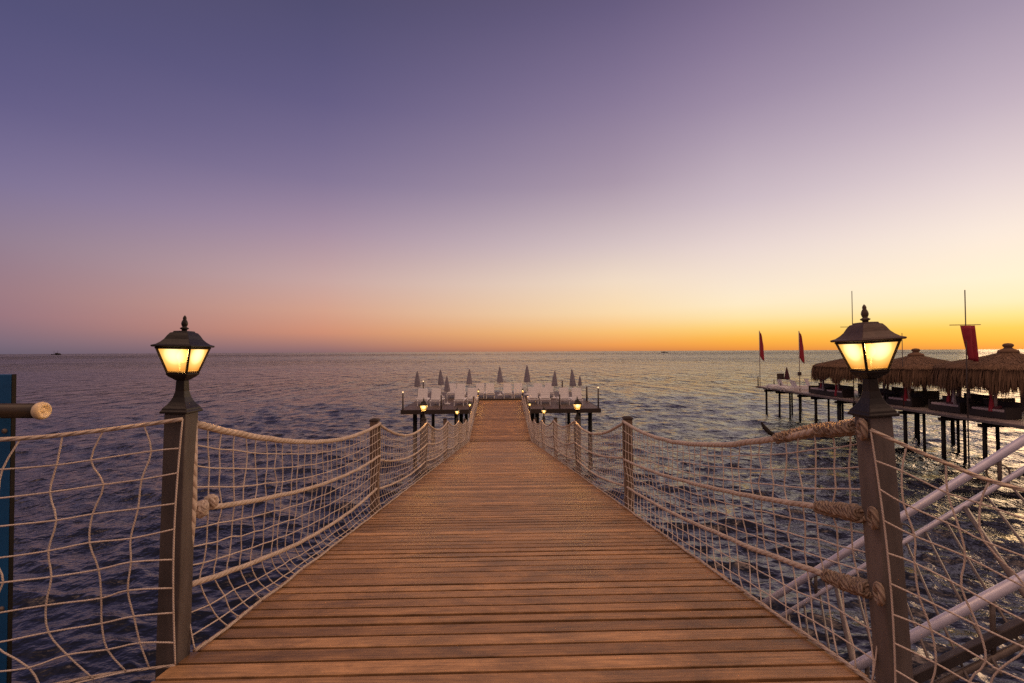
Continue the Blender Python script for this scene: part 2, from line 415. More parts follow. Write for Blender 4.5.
# ------------------------------------------------------------------ sea: one sheet to the horizon, waves as geometry
def make_sea():
    fine = np.linspace(R(-72), R(72), 1050)
    coarse = np.linspace(R(72), R(288), 40)[1:-1]
    th = np.concatenate([fine, coarse]); nt = len(th)
    rr = [1.0, 3.0, 4.6]
    while rr[-1] < 14000:
        r = rr[-1]
        rr.append(r * (1.0065 if r < 70 else 1.011 if r < 400 else 1.03 if r < 3000 else 1.12))
    rr = np.array(rr); nr = len(rr)
    TH, RR = np.meshgrid(th, rr)
    X = RR * np.sin(TH); Y = RR * np.cos(TH)
    dr = np.gradient(rr); cell = np.maximum(dr[:, None], RR * R(144 / 1050))
    cell = np.where(np.abs(((TH + np.pi) % (2 * np.pi)) - np.pi) > R(72.2), RR * 0.1, cell)
    Z = np.zeros_like(X); DX = np.zeros_like(X); DY = np.zeros_like(X)
    n = 72
    lam = np.exp(np.linspace(math.log(0.34), math.log(8.0), n))
    for i, l in enumerate(lam):
        k = 2 * np.pi / l
        d = R(RNG.normal(14, 34))
        kx, ky = k * math.sin(d), k * math.cos(d)
        amp = 0.0085 * l ** 0.9 * (1.0 if l < 1.2 else (1.2 / l) ** 0.65) * RNG.uniform(0.6, 1.3)
        fade = np.clip((l / cell - 2.2) / 2.0, 0, 1)
        ph = kx * X + ky * Y + RNG.uniform(0, 6.28)
        Z += amp * fade * np.cos(ph)
        DX -= amp * fade * 0.9 * math.sin(d) * np.sin(ph); DY -= amp * fade * 0.9 * math.cos(d) * np.sin(ph)
    # gusts: the ripple height varies over the water
    g = 0.85 + 0.28 * np.sin(X * 0.07 + 1.3 * np.sin(Y * 0.05)) * np.sin(Y * 0.11 + X * 0.03)
    Z *= g
    co = np.stack([X + DX, Y + DY, Z], -1).reshape(-1, 3)
    i = np.arange(nr - 1)[:, None] * nt; j = np.arange(nt)[None, :]; j2 = (j + 1) % nt
    q = np.stack([(i + j), (i + nt + j), (i + nt + j2), (i + j2)], -1).reshape(-1, 4)
    me = bpy.data.meshes.new('sea')
    me.vertices.add(len(co)); me.vertices.foreach_set('co', co.astype(np.float32).ravel())
    me.loops.add(q.size); me.loops.foreach_set('vertex_index', q.astype(np.int32).ravel())
    me.polygons.add(len(q)); me.polygons.foreach_set('loop_start', np.arange(0, q.size, 4, dtype=np.int32))
    me.polygons.foreach_set('loop_total', np.full(len(q), 4, dtype=np.int32))
    me.polygons.foreach_set('use_smooth', np.ones(len(q), dtype=bool))
    me.update(calc_edges=True); me.validate()
    if me.polygons[len(me.polygons) // 2].normal.z < 0: me.flip_normals()
    me.materials.append(M['water'])
    o = bpy.data.objects.new('sea', me); COL.objects.link(o)
    o['kind'] = 'structure'
make_sea()

# ------------------------------------------------------------------ the walkway
S1 = 0.1388
YB, YE = 23.0, 33.9
S2 = 0.078
def deckz(y):
    return 5.9 - S1 * y if y <= YB else 5.9 - S1 * YB + S2 * (y - YB)
XL, XR = -1.475, 1.55
PITCH = 0.125
def planks(name, x0, x1, y0, y1, zf, mat, parent, pitch=PITCH, gap=0.030, th=0.06, rnd=0.008):
    mb = MB()
    k0, k1 = math.ceil(y0 / pitch), math.floor(y1 / pitch)
    for k in range(k0, k1):
        ya, yb = k * pitch, (k + 1) * pitch
        g = gap * random.uniform(0.5, 1.5)
        if random.random() < 0.12: g += 0.009
        ya += g / 2; yb -= g / 2
        dz = random.uniform(-0.0015, 0.0015); tl = random.uniform(-0.002, 0.002)
        za, zb = zf(ya) + dz, zf(yb) + dz + tl
        c = 0.0025
        prof = [(ya, za - th), (ya, za - c), (ya + c, za + (zb - za) * 0.05), (yb - c, zb - (zb - za) * 0.05), (yb, zb - c), (yb, zb - th)]
        xa, xb = x0 - random.uniform(0, rnd), x1 + random.uniform(0, rnd)
        n = len(prof)
        vs = [(xa, p[0], p[1]) for p in prof] + [(xb, p[0], p[1]) for p in prof]
        fs = [(i, (i + 1) % n, n + (i + 1) % n, n + i)[::-1] for i in range(n)] + [tuple(range(n)), tuple(range(2 * n - 1, n - 1, -1))]
        mb.add(vs, [f[::-1] for f in fs])
    return mb.build(name, mat, parent)
walk = thing('pier_walkway', (0, 0, 0), 'long brown plank walkway dipping down and rising again towards the sun lounger platform', 'walkway')
tag(planks('ramp_boards', XL, XR, -4.0, YB, deckz, M['deck'], walk), 'near downhill run of brown boards')
tag(planks('rise_boards', XL, XR, YB + 0.01, YE, deckz, M['deck'], walk), 'far uphill run of brown boards')
for x in (XL + 0.14, -0.45, 0.6, XR - 0.14):
    mb = MB()
    for a, b in ((-4.0, YB), (YB, YE)):
        za, zb = deckz(a) - 0.063, deckz(b) - 0.063
        mb.add([(x - .05, a, za - .18), (x + .05, a, za - .18), (x + .05, a, za), (x - .05, a, za),
                (x - .05, b, zb - .18), (x + .05, b, zb - .18), (x + .05, b, zb), (x - .05, b, zb)],
               [(0, 1, 2, 3), (7, 6, 5, 4), (0, 4, 5, 1), (1, 5, 6, 2), (2, 6, 7, 3), (3, 7, 4, 0)])
    mb.build('joist', M['beam'], walk)
for y in (-1.5, 6.5, 13.0, 19.5, 24.5):
    for x in (XL + 0.3, XR - 0.3):
        mb = MB(); mb.tube([(x, y, deckz(y) - 0.22), (x, y, -1.5)], 0.11, 12); mb.build('pile', M['pile'], walk, smooth=True)
    mb = MB(); mb.box(((XL + XR) / 2, y, deckz(y) - 0.32), (XR - XL - 0.1, 0.14, 0.16)); mb.build('cross_beam', M['beam'], walk)

# ------------------------------------------------------------------ posts along the walkway
PY = [2.1 + 3.85 * k for k in range(8)]
SIDE = {-1: 'left', 1: 'right'}
ORD = ['nearest', 'second', 'third', 'fourth', 'fifth', 'sixth', 'seventh', 'eighth', 'ninth']
def make_post(x, y, h, w, mat, label, rot=(0, 0, 0), below=0.34, capped=False):
    t = thing('netting_post', (x, y, deckz(y)), label, 'post', 'posts holding the walkway nets', rot)
    mb = MB(); mb.box((0, 0, (h - below) / 2), (w, w, h + below)); mb.build('shaft', mat, t, bevel=0.006)
    if capped:
        mb = MB(); mb.lathe([(w / 2 + 0.008, h), (w / 2 + 0.008, h + 0.016), (w / 2 - 0.01, h + 0.03), (0.01, h + 0.036)], square=True)
        mb.build('cap', M['beam'], t, bevel=0.003)
    return t
TILT_R, TILT_L = R(-3.5), R(1.4)
posts = {}
for s in (-1, 1):
    for k, y in enumerate(PY):
        lit = k % 2 == 0
        x = -1.525 if s < 0 else 1.605
        rot = (R(random.uniform(-.8, .8)), R(random.uniform(-.8, .8)), R(random.uniform(-3, 3)))
        yy = y; mat = M['post_wood'] if not lit else M['post']; w = 0.095; h = 1.08
        if k == 0:
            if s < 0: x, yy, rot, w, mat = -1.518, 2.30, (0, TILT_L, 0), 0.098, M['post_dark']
            else: x, yy, rot, w, mat = 1.596, 1.93, (0, TILT_R, 0), 0.092, M['post']
            h = 1.14 if s < 0 else 1.10
        lab = ('%s grey brown post on the walkway\'s %s side, a lit lantern on top' if lit else '%s bare topped brown post on the walkway\'s %s side, no lantern') % (ORD[k], SIDE[s])
        posts[(s, k)] = make_post(x, yy, h, w, mat, lab, rot, capped=not lit)
end_posts = {}
for s in (-1, 1):
    x = -1.42 if s < 0 else 1.60
    end_posts[s] = make_post(x, 32.9, 0.55, 0.09, M['post'], 'short post at the far %s corner of the walkway by the white loungers' % SIDE[s])

# ------------------------------------------------------------------ lanterns
LAMP_W = 85.0
ld = bpy.data.lights.new('lantern_light', 'POINT'); ld.energy = LAMP_W; ld.color = (1.0, 0.58, 0.22); ld.shadow_soft_size = 0.035
def make_lantern():
    t = thing('post_lantern', (0, 0, 0), 'lantern', 'lantern', 'lit lanterns on the walkway posts')
    mb = MB(); mb.lathe([(.062, 0), (.062, .010), (.056, .016), (.056, .022), (.046, .034), (.036, .050), (.027, .072), (.021, .10), (.019, .15)], square=True)
    mb.build('pedestal', M['iron'], t, bevel=0.003)
    mb = MB(); mb.lathe([(.018, .1495), (.026, .155), (.031, .160), (.042, .170), (.048, .178), (.048, .184)], square=True)
    mb.build('cup', M['iron'], t, bevel=0.002)
    mb = MB()
    b, a, zb, za = .043, .076, .184, .306
    for x, y in ((-1, -1), (1, -1), (1, 1), (-1, 1)):
        mb.tube([(x * b, y * b, zb), (x * a, y * a, za)], .0062, 4)
    for q, z, rad in ((b + .001, zb + .004, .006), (a + .001, za - .004, .0055)):
        c = [(-q, -q, z), (q, -q, z), (q, q, z), (-q, q, z)]
        for i in range(4): mb.tube([c[i], c[(i + 1) % 4]], rad, 4)
    mb.build('frame', M['iron'], t)
    for i in range(4):
        mb = MB()
        cs = [(-1, -1), (1, -1), (1, 1), (-1, 1)]; c0, c1 = cs[i], cs[(i + 1) % 4]
        bi, ai = b - .001, a - .001
        mb.add([(c0[0] * bi, c0[1] * bi, zb), (c1[0] * bi, c1[1] * bi, zb), (c1[0] * ai, c1[1] * ai, za), (c0[0] * ai, c0[1] * ai, za)], [(0, 1, 2, 3)])
        mb.build('pane', M['glass'], t)
    mb = MB(); mb.lathe([(.088, .306), (.091, .309), (.091, .314), (.078, .319), (.066, .330), (.056, .343), (.048, .360), (.040, .373), (.032, .375), (.031, .381), (.014, .383)], square=True)
    mb.build('roof', M['iron'], t, bevel=0.002)
    mb = MB(); mb.lathe([(.011, .381), (.011, .388), (.018, .392), (.018, .396), (.009, .401), (.012, .408), (.014, .416), (.012, .426), (.007, .436), (.008, .442), (.006, .449), (.001, .456)], n=14)
    mb.build('finial', M['iron'], t, smooth=True)
    mb = MB(); mb.lathe([(.002, .232), (.015, .238), (.026, .254), (.027, .268), (.018, .284), (.010, .296), (.010, .306)], n=14)
    mb.build('bulb', M['bulb'], t, smooth=True)
    lo = bpy.data.objects.new('lantern_light', ld); COL.objects.link(lo); lo.parent = t; lo.location = (0, 0, .272)
    return t
ld_far = ld.copy(); ld_far.energy = 280.0
lantern0 = make_lantern(); used = False
def place_lantern(post, h, label):
    global used
    l = copy_tree(lantern0) if used else lantern0
    used = True
    m = Matrix.Translation(post.location) @ post.rotation_euler.to_matrix().to_4x4() @ Matrix.Translation((0, 0, h + 0.001))
    l.location = m.to_translation(); l.rotation_euler = post.rotation_euler
    l['label'] = label
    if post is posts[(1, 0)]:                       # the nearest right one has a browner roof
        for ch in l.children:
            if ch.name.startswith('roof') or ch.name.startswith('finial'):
                ch.data = ch.data.copy(); ch.data.materials.clear(); ch.data.materials.append(M['brown_iron'])
                if ch.name.startswith('roof'): ch['label'] = 'browner lantern roof'
    if post.location.y > 4:
        for ch in l.children:
            if ch.type == 'LIGHT': ch.data = ld_far
for s in (-1, 1):
    for k in (0, 2, 4, 6):
        p = posts[(s, k)]
        place_lantern(p, (1.14 if s < 0 else 1.10) if k == 0 else 1.08, '%s lit black lantern along the walkway\'s %s side' % (
            {0: 'nearest and largest', 2: 'second nearest', 4: 'third nearest', 6: 'fourth nearest'}[k], SIDE[s]))
    place_lantern(end_posts[s], 0.55, 'tiny lit lantern at the walkway\'s far %s end beside the white loungers' % SIDE[s])

# ------------------------------------------------------------------ rope nets between the posts
def curve(u, heights, sag):
    return lerp(heights[0], heights[1], u) - sag * 4 * u * (1 - u)
def bez(pts, n=20):
    pts = [Vector(p) for p in pts]; out = []
    for i in range(len(pts) - 1):
        p0 = pts[max(0, i - 1)]; p1 = pts[i]; p2 = pts[i + 1]; p3 = pts[min(len(pts) - 1, i + 2)]
        for q in range(n):
            t = q / n
            out.append(0.5 * ((2 * p1) + (p2 - p0) * t + (2 * p0 - 5 * p1 + 4 * p2 - p3) * t * t + (3 * p1 - p0 - 3 * p2 + p3) * t ** 3))
    out.append(pts[-1]); return out
def cord_mesh(P, nu, nv, rad, jit, sides=4, sub=2, seed=1):
    """P(u, v) -> Vector; knots on a jittered grid joined by cords that bend a little between the knots"""
    rnd = random.Random(seed); mb = MB()
    grid = []
    for i in range(nu + 1):
        drift = 0; col = []
        for j in range(nv + 1):
            drift = drift * 0.4 + rnd.gauss(0, jit)
            du = drift / max(1, nu) * (0 if j == 0 else 1)
            uu = min(1, max(0, i / nu + (du if 0 < i < nu else 0)))
            vv = j / nv + (rnd.gauss(0, jit * 0.28) / nv if 0 < j < nv else 0)
            col.append(P(uu, min(1, max(0, vv))))
        grid.append(col)
    def seg(pts):
        return bez(pts, sub) if sub > 1 else pts
    for i in range(nu + 1): mb.tube(seg(grid[i]), rad, sides)
    for j in range(1, nv + 1): mb.tube(seg([grid[i][j] for i in range(nu + 1)]), rad, sides)
    kr = rad * 1.75                                         # the knots
    for i in range(1, nu):
        for j in range(1, nv):
            p = grid[i][j]
            mb.add([p + Vector(d) * kr for d in ((1, 0, 0), (-1, 0, 0), (0, 1, 0), (0, -1, 0), (0, 0, 1), (0, 0, -1))],
                   [(0, 2, 4), (2, 1, 4), (1, 3, 4), (3, 0, 4), (2, 0, 5), (1, 2, 5), (3, 1, 5), (0, 3, 5)])
    return mb
def side_net(s, k, ya, yb, h_top, h_mid, h_low, sags, label, cell=0.122, zoff=0.0):
    NR = 11
    xa = XL + 0.012 if s < 0 else XR - 0.012
    def x_at(y):
        return xa
    def top(u): y = lerp(ya, yb, u); return Vector((xa, y, deckz(y) + curve(u, h_top, sags[0])))
    def mid(u): y = lerp(ya, yb, u); return Vector((xa, y, deckz(y) + curve(u, h_mid, sags[1])))
    def low(u): y = lerp(ya, yb, u); return Vector((xa + s * 0.03, y, deckz(y) + curve(u, h_low, sags[2])))
    def bot(u):
        y = lerp(ya, yb, u)
        return Vector((xa - s * 0.02, y, deckz(y) + 0.012 + 0.004 * math.sin(y * 9)))
    nu = max(4, round((yb - ya) / cell))
    def P(u, v):
        a, b = 4 / NR, 8 / NR
        if v > b and 0 < u < 1: u = min(1, max(0, u + (v - b) / (1 - b) * 1.3 / nu * (1 if k else -s)))
        if v < a: return top(u).lerp(mid(u), v / a)
        if v < b: return mid(u).lerp(low(u), (v - a) / (b - a))
        f = (v - b) / (1 - b)
        p = low(u).lerp(bot(u), f); p.z -= .03 * math.sin(f * math.pi)
        return p
    t = thing('rope_net', (xa, (ya + yb) / 2, deckz((ya + yb) / 2)), label, 'net', 'rope nets along the walkway')
    near = ya < 12
    cord_mesh(P, nu, NR, 0.0036 if ya < 9 else 0.0047, 0.11, 5 if near else 3, 2 if near else 1, seed=k * 7 + s).build('mesh_cords', M['cord'], t, smooth=True, world=True)
    us = [i / 28 for i in range(29)]
    for nm, fn, rad in (('top_rope', top, .018), ('middle_rope', mid, .014), ('lower_rope', low, .014), ('edge_rope', bot, .008)):
        mb = MB(); mb.tube([fn(u) + Vector((random.gauss(0, .0015), 0, random.gauss(0, .002))) for u in us], rad * (1 if near else 1.1), 10 if near else 6)
        mb.build(nm, M['rope'], t, smooth=True, world=True)
    for uu, nm in ((0.0, 'end_rope'), (1.0, 'end_rope')):
        if s > 0 and k == 0 and uu == 0: continue
        mb = MB(); mb.tube([top(uu), top(uu).lerp(mid(uu), .5), mid(uu), low(uu)], .021 if (k == 0 and uu == 0) else .011, 8)
        mb.build(nm, M['rope'], t, smooth=True, world=True)
    return t, top, mid, low
ys = {s: [2.34 if s < 0 else 1.95] + PY[1:] + [32.9] for s in (-1, 1)}
NETS = {}
for s in (-1, 1):
    for k in range(8):
        ya, yb = ys[s][k] + (0.0 if k == 0 else 0.0), ys[s][k + 1]
        ht, hm, hl = (1.09, 1.05), (.68, .66), (.32, .27)
        sg = (.15, .10, .12)
        if s > 0: hm, hl, sg = (.69, .58), (.36, .24), (.19, .07, .06)
        if k: ht = (1.03, 1.03); sg = (random.uniform(.14, .2), random.uniform(.07, .12), random.uniform(.05, .09)); hm = (.60, .60); hl = (.25, .25)
        if k == 7: ht, hm, hl = (1.03, .52), (.6, .32), (.25, .15)
        lab = '%s rope net panel along the walkway\'s %s side' % (ORD[k], SIDE[s]) if k else (
            'pale rope net sagging along the walkway from the nearest left lantern post' if s < 0 else
            'rope net with brown whipped rope ends tied to the nearest right lantern post')
        NETS[(s, k)] = side_net(s, k, ya, yb, ht, hm, hl, sg, lab)

def whipping(path, r0, r1, turns, seed):
    """strands wound round a rope: three crossing helices over a core"""
    rnd = random.Random(seed); mb = MB()
    n = len(path)
    mb.tube(path, [r0 * 0.8] * n, 10)
    for (dirn, ph) in ((1, 0), (1, 2.1), (-1, 1.0), (1, 4.2)):
        pts = []; m = int(turns * 12)
        for i in range(m + 1):
            f = i / m; q = f * (n - 1); a = int(min(n - 2, q)); p = path[a].lerp(path[a + 1], q - a)
            tg = (path[a + 1] - path[a]).normalized(); nx = tg.cross(Vector((0, 0, 1))).normalized(); ny = tg.cross(nx)
            an = dirn * 2 * math.pi * turns * f * (1 if dirn > 0 else .6) + ph
            rad = r0 * (0.85 + 0.25 * math.sin(f * math.pi)) * (1 + rnd.gauss(0, .10))
            pts.append(p + (nx * math.cos(an) + ny * math.sin(an)) * rad)
        mb.tube(pts, r1, 6)
    return mb
# whipped ends and eyes at the nearest right post
t, top, mid, low = NETS[(1, 0)]
def post_pt(s, k, h, dx=0, dy=0):
    p = posts[(s, k)]
    return p.matrix_basis @ Vector((dx, dy, h))
bpy.context.view_layer.update()
eye_t, eye_m, eye_l = post_pt(1, 0, 1.05, -.055, -.01), post_pt(1, 0, .70, -.055, -.03), post_pt(1, 0, .40, -.055, -.03)
for nm, eye, fn, u1, r0, sd in (('top', eye_t, top, .17, .022, 1), ('middle', eye_m, mid, .085, .024, 2), ('lower', eye_l, low, .085, .024, 3)):
    off = Vector((0.02, 0, 0.008)) if nm == 'top' else Vector((0, 0, 0))
    path = bez([eye + (fn(.05) - eye) * .28 + Vector((-.012, 0, 0)), eye.lerp(fn(u1 * .55) + off, .55), fn(u1 * .6) + off, fn(u1)], 14)
    whipping(path, r0, .0115, 6.5 if nm != 'top' else 11, sd).build('whipped_end', M['rope_brown'], t, smooth=True, world=True)
    mb = MB(); c = eye + Vector((.004, -.02, 0)); ring = []
    for i in range(18):
        a = 2 * math.pi * i / 18
        ring.append(c + Vector((-.012 + .010 * math.cos(a), .012 + .026 * math.cos(a), .034 * math.sin(a))))
    mb.tube(ring, .0125, 8, closed=True)
    mb.build('rope_eye', M['rope_brown'], t, smooth=True, world=True)
mb = MB(); e = top(.17)
mb.tube([e + Vector((0.005, 0, .010)), e + Vector((-.012, .05, .022)), e + Vector((-.02, .085, .045)), e + Vector((-.024, .11, .068))], [.012, .013, .012, .007], 8)
mb.build('taped_tail', M['tape'], t, smooth=True, world=True)
# knots on the nearest left post
t, top, mid, low = NETS[(-1, 0)]
c = mid(0.015) + Vector((.012, -.01, 0))
for i, (cc, rad) in enumerate(((c, .032), (c + Vector((.005, .075, .012)), .026))):
    mb = MB()
    for q in range(4):
        ax = Vector((random.gauss(0, 1), random.gauss(0, 1), random.gauss(0, 1))).normalized()
        o1 = ax.orthogonal().normalized(); o2 = ax.cross(o1)
        mb.tube([cc + ax * rad * random.uniform(-.3, .3) + (o1 * math.cos(a) + o2 * math.sin(a)) * rad * random.uniform(.85, 1.1) for a in np.linspace(0, 2 * math.pi, 15)[:-1]], .0125, 7, closed=True)
    mb.build('rope_knot', M['rope'], t, smooth=True, world=True)

# net panels that leave the first posts sideways
def cross_net(tops, bots, ncol, nrow, rad, jit, rope_r, label, seed):
    tp, bp = bez(tops, 16), bez(bots, 16)
    def at(pl, u):
        ds = [0]
        for p, q in zip(pl, pl[1:]): ds.append(ds[-1] + (q - p).length)
        q = float(np.interp(u * ds[-1], ds, range(len(pl))))
        a = int(min(len(pl) - 2, q)); return pl[a].lerp(pl[a + 1], q - a)
    ctr = (tp[0] + bp[-1]) / 2
    t = thing('rope_net', ctr, label, 'net', 'rope nets along the walkway')
    def P(u, v):
        p = at(tp, u).lerp(at(bp, u), v)
        belly = math.sin(v * math.pi) * 0.035
        sw = max(0, v - .72) ** 2 * 2.2 * math.sin(min(1, u * 3) * math.pi / 2)      # the lowest meshes are drawn towards the post
        return p + (tp[0] - tp[-1]).normalized() * sw + Vector((0, -belly, 0))
    cord_mesh(P, ncol, nrow, rad, jit, 6, 3, seed).build('mesh_cords', M['cord'], t, smooth=True, world=True)
    mb = MB(); mb.tube(tp, rope_r, 10); mb.build('top_rope', M['rope'], t, smooth=True, world=True)
    mb = MB(); mb.tube(bp, rope_r * .7, 8); mb.build('edge_rope', M['rope'], t, smooth=True, world=True)
    return t
pt = post_pt(-1, 0, 1.118, .045, -.062); pb = post_pt(-1, 0, .01, .05, -.062)
cross_net([pt, (-1.79, 2.16, 6.657), (-2.115, 2.1, 6.637), (-2.8, 1.95, 6.65), (-3.7, 1.8, 6.7)],
          [pb, (-1.68, 2.2, 5.588), (-1.87, 2.14, 5.59), (-2.8, 1.9, 5.53), (-3.7, 1.75, 5.5)], 15, 9, .0036, .18, .0095,
          'loose rope net stretching left from the nearest left lantern post', 11)
pt = post_pt(1, 0, 1.055, -.058, -.056); pb = post_pt(1, 0, -.12, -.055, -.06)
cross_net([pt, (1.66, 1.74, 6.575), (1.80, 1.61, 6.515), (2.3, 1.25, 6.40), (3.0, .95, 6.4)],
          [pb, (1.70, 1.72, 5.47), (1.86, 1.58, 5.42), (2.4, 1.2, 5.35), (3.0, .85, 5.3)], 15, 10, .0034, .22, .0075,
          'slack rope net hanging to the right of the nearest right lantern post', 23)

# ------------------------------------------------------------------ blue board and dark handrail at the left edge
t = thing('blue_post', (-2.488, 2.42, 4.2), 'dark blue painted upright board standing behind the left net', 'post')
mb = MB(); mb.box((0, 0, 1.35), (.22, .022, 2.7)); mb.build('board', M['blue'], t, bevel=.004)
mb = MB(); mb.box((.1115, 0.001, 1.35), (.003, .021, 2.7)); mb.build('shaded_edge', M['tape'], t)  # near-black strip paints in the shade on the board's side face
for z in (2.425, 1.57):
    mb = MB(); mb.lathe([(.012, 0), (.012, .006), (.006, .012)], n=10); o = mb.build('bolt', M['steel_dark'], t); o.location = (.085, -.011, z); o.rotation_euler = (R(90), 0, 0)
t = thing('pole_rail', (-2.6, 2.33, 6.725), 'dark horizontal pole with a cream end cap crossing the blue board', 'rail'); t.location = (-2.575, 2.31, 6.735)
mb = MB(); mb.tube([(-1.2, .0, .01), (.415, 0, -.002)], .035, 20); mb.build('pole', M['rail_dark'], t, smooth=True)
mb = MB(); mb.lathe([(.0355, -.014), (.040, -.008), (.042, .003), (.040, .013), (.034, .020), (.026, .021), (.018, .012), (.011, .010), (.007, .016), (.001, .018)], n=24)
o = mb.build('end_cap', M['cream'], t, smooth=True); o.location = (.432, 0, -.002); o.rotation_euler = (0, R(90), 0)

# ------------------------------------------------------------------ metal ladder stair slanting up on the right
t = thing('boarding_stair', (2.2, 2.6, 5.7), 'steep metal stair with pale tube handrails rising right of the walkway', 'stair')
A0 = Vector((2.914, 2.6, 6.494)); D = Vector((-.599, .399, -.694)).normalized(); B0 = Vector((2.226, 2.0, 6.027))
def on(p, s): return p + D * s
dn = Vector((0, 0, -1))
for p, a, b in ((A0, -1.2, 3.2), (B0, -1.2, 3.2)):
    mb = MB(); mb.tube([on(p, a), on(p, b)], .023, 16); mb.build('handrail', M['steel'], t, smooth=True, world=True)
for p, z in ((A0, .16), (B0, .27)):
    mb = MB(); mb.tube([on(p, -1.2) + dn * z, on(p, 3.2) + dn * z], .015, 10); mb.build('lower_rail', M['steel'] if z < .2 else M['steel_dark'], t, smooth=True, world=True)
for s in np.arange(-1.1, 3.1, .62):
    for p, z in ((A0, .16), (B0, .27)):
        mb = MB(); mb.tube([on(p, s), on(p, s) + dn * z], .010, 8); mb.build('bracket', M['steel_dark'], t, smooth=True, world=True)
W = (B0 - A0); W = (W - D * W.dot(D)).normalized(); V = D.cross(W).normalized()
rot = Matrix((D, W, V)).transposed()
mb = MB(); mb.box(on(B0, 1.0) + dn * .19, (4.4, .04, .042), rot); mb.build('stringer', M['post_dark'], t, bevel=.004, world=True)
for i, s in enumerate(np.arange(-.9, 3.1, .125)):
    mb = MB(); a = on(A0, s) + dn * .17; b = on(B0, s - .45) + dn * .26
    r = .014 if i % 7 == 3 else .0065
    mb.tube([a, a.lerp(b, .5) + dn * .012, b + (b - a) * .10], r, 8); mb.build('rung', M['steel_dark'], t, smooth=True, world=True)
for s in (.15, .75, 1.35):
    mb = MB(); c = on(A0, s) + dn * .09
    mb.tube([c + D * .05 * math.cos(a) + V * .05 * math.sin(a) for a in np.linspace(0, 2 * math.pi, 21)[:-1]], .005, 6, closed=True); mb.build('ring', M['steel_dark'], t, smooth=True, world=True)

# ------------------------------------------------------------------ far platform with white loungers
PZ = 3.56
t = thing('sun_deck', (0, 28.6, 0), 'dark timber platform on piles at the end of the walkway', 'platform')
def zf(y): return PZ
def wp(name, x0, x1, y0, y1): return planks(name, x0, x1, y0, y1, zf, M['deck_far'], walk if False else t, .14, .008, .04)
for nm, x0, x1, y0, y1 in (('left_boards', -5.75, XL - .12, 28.6, 34.1), ('right_boards', XR + .12, 6.0, 28.6, 34.1), ('sea_boards', -5.75, 6.0, 34.1, 41)):
    o = wp('boards', x0, x1, y0, y1); o.location = (0, -28.6, 0)
for x0, x1 in ((-5.8, XL - .10), (XR + .10, 6.05)):
    mb = MB(); mb.box(((x0 + x1) / 2, 28.56, PZ - .12), (x1 - x0, .08, .25)); mb.build('fascia', M['beam'], t, world=True)
mb = MB(); mb.box((.09, 33.98, PZ + .02), (XR - XL + .2, .08, .16)); mb.build('end_step', M['beam'], t, world=True)
for x in (-5.8, 6.05):
    mb = MB(); mb.box((x, 34.8, PZ - .13), (.08, 12.3, .24)); mb.build('fascia', M['beam'], t, world=True)
for x in (-4.4, -3.0, -1.7, 1.9, 3.2, 4.6):
    mb = MB(); mb.box((x, 34.8, PZ - .14), (.1, 12.2, .18)); mb.build('joist', M['beam'], t, world=True)
for x, y in ((-5.1, 29.3), (-5.15, 32.2), (-2.6, 29.3), (-2.6, 33), (2.3, 29.3), (2.3, 33), (5.35, 32.2), (5.55, 29.3), (-5.2, 38), (5.5, 38), (0, 38), (-2.6, 38), (2.6, 38)):
    mb = MB(); mb.tube([(x, y, PZ - .2), (x, y, -1.5)], .13, 12); mb.build('pile', M['pile'], t, smooth=True, world=True)
# railing stanchions round it, some topped by a small lamp
def stanchion(x, y, h, lamp, label, r=.045):
    s = thing('lamp_stanchion' if lamp else 'stanchion', (x, y, PZ), label, 'post', 'slim posts round the sun deck')
    mb = MB(); mb.tube([(0, 0, -.2), (0, 0, h)], r, 10); mb.build('shaft', M['pole_dark'], s, smooth=True)
    mb = MB(); mb.lathe([(r + .02, -.0), (r + .02, .03), (r, .04)], n=10); mb.build('foot', M['pole_dark'], s)
    if lamp:
        mb = MB(); mb.lathe([(.02, h), (.03, h + .015), (.04, h + .045), (.03, h + .075), (.01, h + .085)], n=12); mb.build('lamp_globe', M['lamp_small'], s, smooth=True)
stanchion(-5.72, 28.75, 1.0, True, 'dark post with a small lit globe at the front left corner of the sun deck')
stanchion(5.95, 28.75, 1.2, True, 'dark post with a small lit globe at the front right corner of the sun deck')
stanchion(-5.65, 36.0, 1.2, True, 'dark post with a small lit globe on the left side of the sun deck')
stanchion(-3.45, 28.75, .85, False, 'short dark post on the front edge of the sun deck left of the walkway')
stanchion(3.62, 28.75, .85, False, 'short dark post on the front edge of the sun deck right of the walkway')
stanchion(4.4, 33.4, 1.35, False, 'tall dark post among the loungers on the right half of the sun deck', .05)
stanchion(6.0, 32.8, 1.0, False, 'dark post on the right side of the sun deck behind the corner lamp', .06)
mb = MB(); mb.tube([(3.95, 28.4, 3.4), (3.95, 28.4, .2)], .03, 8)
tag(mb.build('mooring_pole', M['pole_dark'], None, smooth=True), 'thin dark pole standing in the water against the front edge of the sun deck', 'pole')

